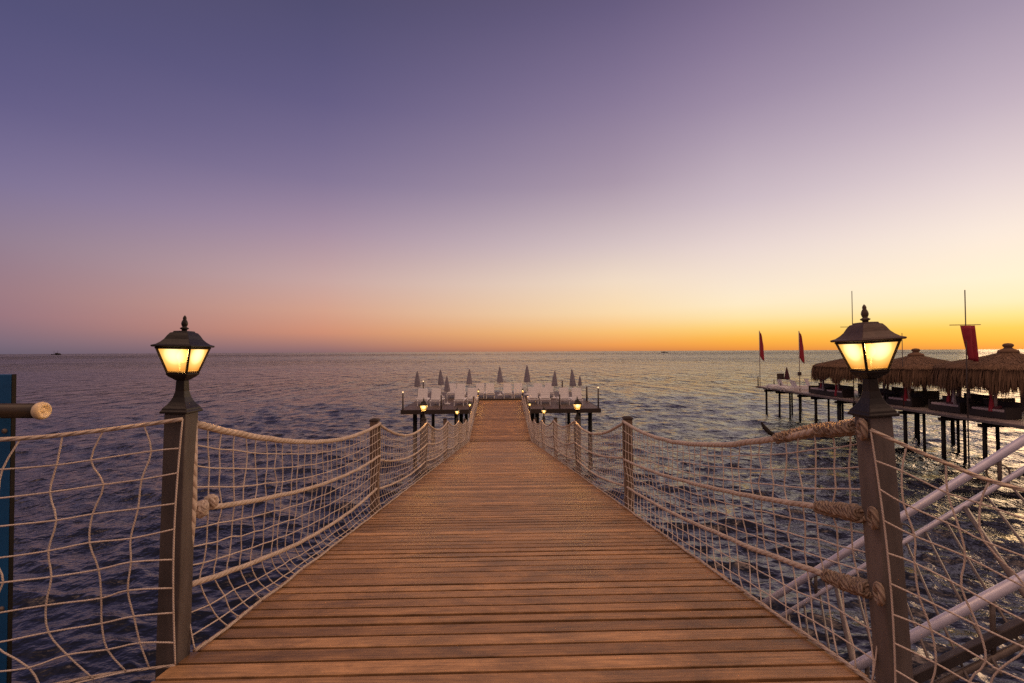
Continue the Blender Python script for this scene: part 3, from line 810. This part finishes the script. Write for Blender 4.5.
# loungers
def make_lounger():
    t = thing('sun_lounger', (0, 0, 0), 'lounger', 'sun lounger', 'white sun loungers on the sun deck')
    mb = MB()
    for x in (-.3, .3): mb.box((x, .55, .33), (.05, 1.9, .06))
    for y in (-.38, 1.47): mb.box((0, y, .33), (.65, .05, .06))
    mb.build('frame', M['white'], t, bevel=.01)
    for x in (-.29, .29):
        for y in (-.3, 1.35):
            mb = MB(); mb.box((x, y, .15), (.05, .06, .30)); mb.build('leg', M['white'], t)
    mb = MB()
    for i in range(9): mb.box((0, .08 + i * .15, .368), (.56, .13, .02))
    mb.build('seat', M['white'], t)
    mb = MB(); rot = Matrix.Rotation(R(-22), 3, 'X')
    for x in (-.285, .285): mb.box(Vector((x, 0, .38)) + rot @ Vector((0, 0, .36)), (.04, .035, .74), rot)
    for i in range(6): mb.box(Vector((0, 0, .38)) + rot @ Vector((0, 0, .06 + i * .125)), (.56, .02, .112), rot)
    mb.build('backrest', M['white'], t)
    return t
lg = [make_lounger()]
front = [(423, 30.9, 'leftmost lounger of the front row on the left half'), (436, 30.8, 'second lounger from the left in the front row of the left half'),
         (459.5, 30.8, 'third lounger from the left in the front row of the left half'), (472, 31.2, 'front row lounger of the left half next to the walkway'),
         (533, 31.4, 'front row lounger of the right half next to the walkway'), (545, 31.2, 'second lounger from the walkway in the front row of the right half'),
         (564, 30.9, 'third lounger from the walkway in the front row of the right half'), (577, 30.6, 'rightmost lounger of the front row on the right half'),
         (451.5, 35.6, 'leftmost lounger of the back row'), (461, 35.2, 'second lounger from the left in the back row'),
         (480, 35.6, 'back row lounger behind the walkway\'s left end lamp'), (490, 35.4, 'back row lounger at the walkway end, left of centre'),
         (507.5, 35.4, 'back row lounger at the walkway end, right of centre'), (518, 35.4, 'back row lounger behind the walkway\'s right end lamp'),
         (538, 35.2, 'second lounger from the right in the back row'), (549, 35.6, 'rightmost lounger of the back row')]
for i, (px, y, lab) in enumerate(front):
    o = lg[0] if i == 0 else copy_tree(lg[0])
    o.location = ((px - 499) / F * y, y, PZ); o.rotation_euler = (0, 0, R(random.uniform(-5, 5)))
    o['label'] = 'white slatted ' + lab
# closed parasols
def make_parasol():
    t = thing('closed_parasol', (0, 0, 0), 'parasol', 'parasol', 'closed grey parasols on the sun deck')
    mb = MB(); mb.tube([(0, 0, 0), (0, 0, 2.02)], .028, 10); mb.build('pole', M['white'], t, smooth=True)
    mb = MB(); n = 16; prof = [(.20, .92), (.235, .96), (.21, 1.15), (.17, 1.4), (.115, 1.7), (.06, 1.95), (.02, 2.06)]
    vs = []
    for r, z in prof:
        for k in range(n):
            rr = r * (1 + (.20 if k % 2 else -.12)); a = 2 * math.pi * k / n
            vs.append((rr * math.cos(a), rr * math.sin(a), z))
    fs = [(i * n + k, i * n + (k + 1) % n, (i + 1) * n + (k + 1) % n, (i + 1) * n + k) for i in range(len(prof) - 1) for k in range(n)]
    fs.append(tuple(reversed(range(n)))); fs.append(tuple((len(prof) - 1) * n + k for k in range(n)))
    mb.add(vs, fs); mb.build('canopy', M['canvas'], t)
    mb = MB(); mb.lathe([(.02, 2.05), (.035, 2.075), (.02, 2.10), (.002, 2.14)], n=10); mb.build('finial', M['white'], t, smooth=True)
    mb = MB(); mb.lathe([(.25, 0), (.25, .06), (.06, .09), (.05, .2), (.03, .2)], n=16); mb.build('base', M['white'], t)
    return t
pz = [(418, 35.0, 1.0, 'leftmost closed grey parasol at the left edge of the sun deck'), (442, 36.5, 1.02, 'closed grey parasol just behind and left of the bulkier front one'),
      (447.5, 31.6, .90, 'bulkier closed grey parasol standing forward on the left half of the sun deck'), (469, 37, 1.02, 'closed grey parasol standing left of the walkway\'s far end'),
      (500, 37.5, 1.10, 'closed grey parasol straight beyond the middle of the walkway'), (527, 38, 1.14, 'closed grey parasol just right of the walkway\'s far end'),
      (554, 35, 0.97, 'shorter closed grey parasol in the middle of the right half of the sun deck'), (573.5, 33.5, 1.06, 'large closed grey parasol near the right edge of the sun deck'),
      (580, 38.5, .72, 'rightmost small closed grey parasol partly behind the large one')]
p0 = make_parasol()
for i, (px, y, s, lab) in enumerate(pz):
    o = p0 if i == 0 else copy_tree(p0)
    o.location = ((px - 499) / F * y, y, PZ); o.scale = (s * .86, s * .86, s); o.rotation_euler = (R(random.uniform(-3, 3)), R(random.uniform(-3, 3)), random.uniform(0, 3))
    o['label'] = lab

# ------------------------------------------------------------------ the neighbouring pier on the right
NZ = 2.88
nx0, nx1 = 28.55, 35.0
t = thing('neighbour_pier', (31.5, 34, 0), 'pale pier on dark piles carrying thatched gazebos on the right', 'pier', rot=(0, 0, R(-2.6)))
o = planks('boards', nx0, nx1, 14, 54.2, lambda y: NZ, M['pier_deck'], t, .15, .008, .05); o.location = (-31.5, -34, 0)
mb = MB(); mb.box((nx0 - .03, 34.1, NZ - .10), (.06, 40.2, .13)); mb.build('edge_beam', M['post'], t, world=True)
mb = MB(); mb.box((31.75, 54.24, NZ - .10), (6.5, .06, .13)); mb.build('edge_beam', M['post'], t, world=True)
for x in (29.3, 31.4, 33.6):
    mb = MB(); mb.box((x, 34.1, NZ - .19), (.16, 40.0, .24)); mb.build('joist', M['beam'], t, world=True)
for i, y in enumerate((52.6, 50.2, 46.2, 44.0, 40.6, 36.8, 33.6, 30.3, 27.6, 23.5, 19, 15)):
    mb = MB(); mb.box((31.6, y, NZ - .40), (5.9, .2, .2)); mb.build('cross_beam', M['beam'], t, world=True)
    for j, x in enumerate((28.95, 33.4)):
        mb = MB(); yy = y + random.uniform(-.2, .2) + j * 1.2
        mb.tube([(x, yy, NZ - .25), (x + random.uniform(-.05, .05), yy, -1.5)], random.uniform(.095, .125), 12); mb.build('pile', M['pile'], t, smooth=True, world=True)
for x, y in ((29.3, 29.25), (31.2, 43.5), (31.3, 35.2), (29.0, 48.2), (31.0, 51.4), (29.1, 42.2), (31.1, 47.4), (29.05, 38.6), (31.2, 39.6), (29.0, 35.3), (31.0, 31.6), (29.0, 31.9)):
    mb = MB(); mb.tube([(x, y, NZ - .25), (x, y, -1.5)], .085, 12); mb.build('pile', M['pile'], t, smooth=True, world=True)
mb = MB(); mb.tube([(28.6, 53.9, NZ - .1), (28.6, 53.9, NZ + 1.15)], .06, 10); mb.build('end_stanchion', M['pole_dark'], t, smooth=True, world=True)
mb = MB(); mb.tube([(30.4, 53.9, NZ - .1), (30.4, 53.9, NZ + .75)], .06, 10); mb.build('end_stanchion', M['pole_dark'], t, smooth=True, world=True)

def make_gazebo():
    rnd = random.Random(5)
    t = thing('thatched_gazebo', (0, 0, 0), 'gazebo', 'gazebo', 'thatched gazebos on the right pier')
    n = 40; prof = [(3.10, 2.98), (3.16, 3.14), (2.85, 3.36), (2.3, 3.52), (1.5, 3.74), (.9, 3.93), (.45, 4.10), (.2, 4.2)]
    mb = MB(); vs = []
    for r, z in prof:
        for k in range(n):
            a = 2 * math.pi * k / n; rr = r * (1 + rnd.gauss(0, .008))
            vs.append((rr * math.cos(a), rr * math.sin(a), z + rnd.gauss(0, .025)))
    fs = [(i * n + k, i * n + (k + 1) % n, (i + 1) * n + (k + 1) % n, (i + 1) * n + k) for i in range(len(prof) - 1) for k in range(n)]
    fs.append(tuple((len(prof) - 1) * n + k for k in range(n)))
    mb.add(vs, fs)
    def rz(r): return float(np.interp(r, [p[0] for p in reversed(prof[1:])], [p[1] for p in reversed(prof[1:])]))
    for i in range(5200):                                   # straws lying on the roof
        a = rnd.uniform(0, 2 * math.pi); r = 3.1 * math.sqrt(rnd.uniform(.01, 1)); l = rnd.uniform(.25, .55); w = rnd.uniform(.012, .028)
        r2 = min(3.28, r + l); a2 = a + rnd.gauss(0, .03)
        z1 = rz(r) + rnd.uniform(.01, .05); z2 = rz(min(r2, 3.15)) + rnd.uniform(-.02, .07) - max(0, r2 - 3.15) * .6
        p, q = Vector((r * math.cos(a), r * math.sin(a), z1)), Vector((r2 * math.cos(a2), r2 * math.sin(a2), z2))
        sd = Vector((-math.sin(a), math.cos(a), 0)) * w
        mb.add([p - sd, p + sd, q + sd * .4, q - sd * .4], [(0, 1, 2, 3)])
    mb.build('roof', M['thatch'], t)
    mb = MB()
    for i in range(9000):                                   # the shaggy fringe
        a = rnd.uniform(0, 2 * math.pi); r = rnd.uniform(2.72, 3.16); z = rz(r) - rnd.uniform(0, .15)
        lump = .82 + .14 * math.sin(a * 7) + .08 * math.sin(a * 17 + 1)
        l = rnd.triangular(.7, 2.1, 1.6) * lump; w = rnd.uniform(.012, .030)
        r2 = r + rnd.gauss(.05, .09); a2 = a + rnd.gauss(0, .018)
        p = Vector((r * math.cos(a), r * math.sin(a), z)); q = Vector((r2 * math.cos(a2), r2 * math.sin(a2), z - l))
        m = p.lerp(q, .45) + Vector((math.cos(a), math.sin(a), 0)) * rnd.uniform(.0, .07)
        sd = Vector((-math.sin(a + rnd.gauss(0, .7)), math.cos(a), 0)) * w
        mb.add([p - sd, p + sd, m + sd, m - sd, q + sd * .2, q - sd * .2], [(0, 1, 2, 3), (3, 2, 4, 5)])
    mb.build('fringe', M['thatch'], t)
    mb = MB(); mb.lathe([(.42, 4.08), (.46, 4.2), (.40, 4.34), (.30, 4.38), (.22, 4.42), (.16, 4.5), (.22, 4.58), (.24, 4.68), (.16, 4.77), (.02, 4.8)], n=14)
    mb.build('top_knot', M['thatch'], t, smooth=True)
    for k in range(6):
        a = R(60 * k + 30); x, y = 2.35 * math.cos(a), 2.35 * math.sin(a)
        mb = MB(); mb.tube([(x, y, 0), (x, y, 3.35)], .075, 10); mb.build('support_pole', M['pole'], t, smooth=True)
    for k in (0, 1, 2, 3, 4, 5):
        a = R(60 * k + 30); x, y = 2.42 * math.cos(a), 2.42 * math.sin(a)
        for q, mt in (((0, 'white_cloth'), (1, 'red')) if k in (2, 4) else ((1, 'red'),) if k in (3, 5) else ((0, 'white_cloth'),)):
            mb = MB(); cx, cy = x - .04, y + (.16 if q else -.16); m = 18; vs = []
            for z, w in ((2.9, .17), (2.0, .13), (1.25, .06), (.7, .11), (.12, .15)):
                for i in range(m):
                    b = 2 * math.pi * i / m; rr = w * (1 + .25 * math.cos(b * 5))
                    vs.append((cx + rr * math.cos(b) * .7, cy + rr * math.sin(b), z))
            fs = [(i * m + k2, i * m + (k2 + 1) % m, (i + 1) * m + (k2 + 1) % m, (i + 1) * m + k2) for i in range(4) for k2 in range(m)]
            mb.add(vs, fs); tag(mb.build('curtain', M[mt], t, smooth=True), 'tied red curtain' if q else 'tied white curtain')
    return t
g0 = make_gazebo()
for i, (x, y, rz_, lab) in enumerate(((31.97, 29.3, 0, 'nearest thatched gazebo on the right pier, cut by the frame'), (31.71, 35.7, 9, 'middle thatched gazebo on the right pier, right of the near lantern'),
                                      (31.75, 42.1, -7, 'farthest thatched gazebo on the right pier, left of the near lantern'))):
    o = g0 if i == 0 else copy_tree(g0)
    o.location = (x, y, NZ); o.rotation_euler = (0, 0, R(rz_)); o['label'] = lab; w_ = (1.13, 1.12, 1.0)[i]; o.scale = (w_, w_, (.935, .875, .84)[i])

def make_sofa():
    t = thing('lounge_sofa', (0, 0, 0), 'sofa', 'sofa', 'dark lounge sofas under the gazebos')
    mb = MB(); mb.box((0, 0, .2), (.95, 2.1, .36)); mb.build('base', M['sofa'], t, bevel=.02)
    mb = MB(); mb.box((.0, 0, .46), (.85, 1.95, .15)); mb.build('cushion', M['white_cloth'], t, bevel=.04)
    mb = MB(); mb.box((-.5, 0, .50), (.14, 2.1, .95)); mb.build('backrest', M['sofa'], t, bevel=.03)
    for y in (-1.08, 1.08):
        mb = MB(); mb.box((0, y, .36), (.95, .12, .68)); mb.build('armrest', M['sofa'], t, bevel=.03)
    mb = MB(); mb.box((.2, .3, .62), (.35, .5, .18), Matrix.Rotation(R(20), 3, 'Y')); mb.build('pillow', M['sofa_red'], t, bevel=.06)
    return t
s0 = make_sofa()
for i, (x, y, rz_, lab) in enumerate(((29.9, 28.3, 180, 'dark sofa with white seat at the near edge of the nearest gazebo'), (29.8, 31.0, 180, 'dark sofa under the far side of the nearest gazebo'),
        (31.9, 30.4, 90, 'dark sofa at the back of the nearest gazebo'),
        (29.9, 34.7, 180, 'dark sofa with white seat at the near edge of the middle gazebo'), (30.0, 37.2, 180, 'dark sofa under the far side of the middle gazebo'),
        (32.2, 36.0, 90, 'dark sofa at the back of the middle gazebo'), (33.6, 38.6, 0, 'dark sofa facing the sea between the middle and farthest gazebos'), (33.7, 32.4, 0, 'dark sofa facing the sea between the nearest and middle gazebos'), (33.6, 42.4, 0, 'dark sofa at the back of the farthest gazebo'),
        (29.9, 41.6, 180, 'dark sofa at the near edge of the farthest gazebo'), (30.0, 44.0, 180, 'dark sofa under the far side of the farthest gazebo'))):
    o = s0 if i == 0 else copy_tree(s0)
    o.location = (x, y, NZ + .005); o.rotation_euler = (0, 0, R(rz_)); o['label'] = lab
for i, (x, y, rz_, lab) in enumerate(((29.6, 47.2, 90, 'white slatted lounger on the right pier beside the farthest gazebo'), (30.2, 48.6, 80, 'white slatted lounger on the right pier behind the second flag'),
        (29.7, 49.9, 95, 'white slatted lounger on the right pier between its two flags'), (30.6, 51.2, 85, 'white slatted lounger on the right pier by the small panel'),
        (32.4, 49.5, 90, 'white slatted lounger at the far side of the right pier'))):
    o = copy_tree(lg[0]); o.location = (x, y, NZ); o.rotation_euler = (0, 0, R(rz_)); o['label'] = lab; o['group'] = 'white loungers on the right pier'

# feather flags at the tip
def feather(x, y, ztop, zb, zt, label, box=False):
    t = thing('feather_flag', (x, y, NZ), label, 'flag', 'red feather flags on the right pier')
    mb = MB(); mb.tube([(0, 0, 0), (0, 0, ztop - NZ)], .035, 8); mb.build('pole', M['pole'], t, smooth=True)
    mb = MB(); vs = []; nn = 12
    for i in range(nn + 1):
        f = i / nn; z = lerp(zt, zb, f) - NZ; w = .16 + .30 * min(1, f * 2.4) ** .8 * (1 - .25 * max(0, f - .5))
        for q in range(6):
            u = q / 5
            vs.append((.04 + u * w, .10 * math.sin(u * 6 + f * 5) * u, z - u * .35 - u * f * .25))
    mb.add(vs, [(i * 6 + q, i * 6 + q + 1, (i + 1) * 6 + q + 1, (i + 1) * 6 + q) for i in range(nn) for q in range(5)])
    o = mb.build('flag_cloth', M['red'], t, smooth=True); so = o.modifiers.new('thick', 'SOLIDIFY'); so.thickness = .012
    if box:
        mb = MB(); mb.box((0, 0, 1.75), (.28, .2, .38)); mb.build('switch_box', M['pole_dark'], t, bevel=.02)
feather(29.45, 53.5, 9.2, 6.3, 9.15, 'slim red feather flag at the very tip of the right pier')
feather(29.87, 47.0, 8.9, 6.2, 8.85, 'slim red feather flag nearer the gazebos, a dark box on its pole', True)
# tall masts with crossbars and hanging red flags
def mast(x, y, ztop, zbar, zlow, flag_len, label, half=1.0, slim=.04):
    t = thing('flag_mast', (x, y, zlow), label, 'mast', 'tall masts along the right pier')
    mb = MB(); mb.tube([(0, 0, 0), (0, 0, ztop - zlow)], [slim, slim * .7], 10); mb.build('pole', M['pole_dark'], t, smooth=True)
    mb = MB(); mb.tube([(-half, 0, zbar - zlow), (half * .95, .02, zbar - zlow + .02)], .022, 8); mb.build('crossbar', M['pole_dark'], t, smooth=True)
    if flag_len:
        mb = MB(); vs = []; nn = 10
        for i in range(nn + 1):
            f = i / nn
            x0, x1 = lerp(-.40, .12, min(1, f * 1.1)), lerp(.56, .62, f)
            for q in range(9):
                u = q / 8
                vs.append((lerp(x0, x1, u), -.05 + .09 * math.sin(u * 9 + f * 2) , zbar - zlow - .03 - f * flag_len + .12 * (1 - u) * f))
        mb.add(vs, [(i * 9 + q, i * 9 + q + 1, (i + 1) * 9 + q + 1, (i + 1) * 9 + q) for i in range(nn) for q in range(8)])
        o = mb.build('flag_cloth', M['red'], t, smooth=True); so = o.modifiers.new('thick', 'SOLIDIFY'); so.thickness = .01
mast(28.27, 28.3, 10.59, 8.46, -1, 2.2, 'tall mast rising from the water with a red flag hanging from its crossbar')
mast(28.57, 38.0, 11.75, 8.83, -1, 0, 'tall bare mast with a crossbar rising behind the near right lantern')
mast(28.95, 33.7, 8.18, 7.87, NZ, 0, 'short thin mast just right of the near right lantern', .35, .03)
# small panel and dark parasol near the tip
t = thing('notice_panel', (29.6, 49.8, NZ), 'small dark panel on a leg near the tip of the right pier', 'panel')
mb = MB(); mb.box((0, 0, .6), (.06, .06, 1.2)); mb.build('leg', M['pole_dark'], t)
mb = MB(); mb.box((0, 0, 1.35), (.75, .06, .62)); mb.build('board', M['pole_dark'], t, bevel=.01)
o = copy_tree(p0); o.location = (30.2, 49.6, NZ); o.scale = (1, 1, 1.12); o['label'] = 'closed dark red parasol near the tip of the right pier'; o['group'] = 'parasols on the right pier'
for ch in o.children:
    if ch.name.startswith('canopy'):
        ch.data = ch.data.copy(); ch.data.materials.clear(); ch.data.materials.append(M['canvas_dark'])
o = copy_tree(o); o.location = (33.0, 46.2, NZ); o.scale = (.9, .9, .9); o['label'] = 'closed dark red parasol half hidden beside the farthest gazebo'

# ------------------------------------------------------------------ far boats
def hull_mesh(l, w, h):
    mb = MB(); st = 14; vs = []
    for i in range(st + 1):
        f = i / st; x = (f - .5) * l; ww = w / 2 * math.sin(min(1, .15 + f * .85 if f < .5 else 1.12 - f * .95) * math.pi / 2) + .05; sh = h * (1 + .7 * (2 * f - 1) ** 2 * (1 if f > .5 else .4))
        vs += [(x, -ww, sh), (x, -ww * .6, -.5), (x, ww * .6, -.5), (x, ww, sh)]
    fs = []
    for i in range(st):
        for k in range(4): fs.append((i * 4 + k, i * 4 + (k + 1) % 4, (i + 1) * 4 + (k + 1) % 4, (i + 1) * 4 + k))
    fs += [(0, 1, 2, 3)[::-1], tuple(st * 4 + k for k in range(4))]
    mb.add(vs, fs); return mb
y = 1650; t = thing('motor_boat', (573.7, y, 0), 'low dark boat on the horizon in the orange glow', 'boat')
hull_mesh(24, 6, 1.8).build('hull', M['hull'], t)
mb = MB(); mb.box((-2, 0, 2.6), (9, 4, 2.0)); mb.build('cabin', M['hull'], t, bevel=.3)
y = 2300; t = thing('sailing_ship', (-2069, y, 0), 'dark two masted ship on the horizon at far left', 'boat')
hull_mesh(46, 9, 3.2).build('hull', M['hull'], t)
mb = MB(); mb.box((8, 0, 6), (20, 6, 5)); mb.box((2, 0, 9), (8, 5, 3)); mb.build('cabin', M['hull'], t, bevel=.4)
for x in (-9, 8):
    mb = MB(); mb.tube([(x, 0, 2), (x, 0, 21)], [.7, .35], 8); mb.build('mast', M['hull'], t)
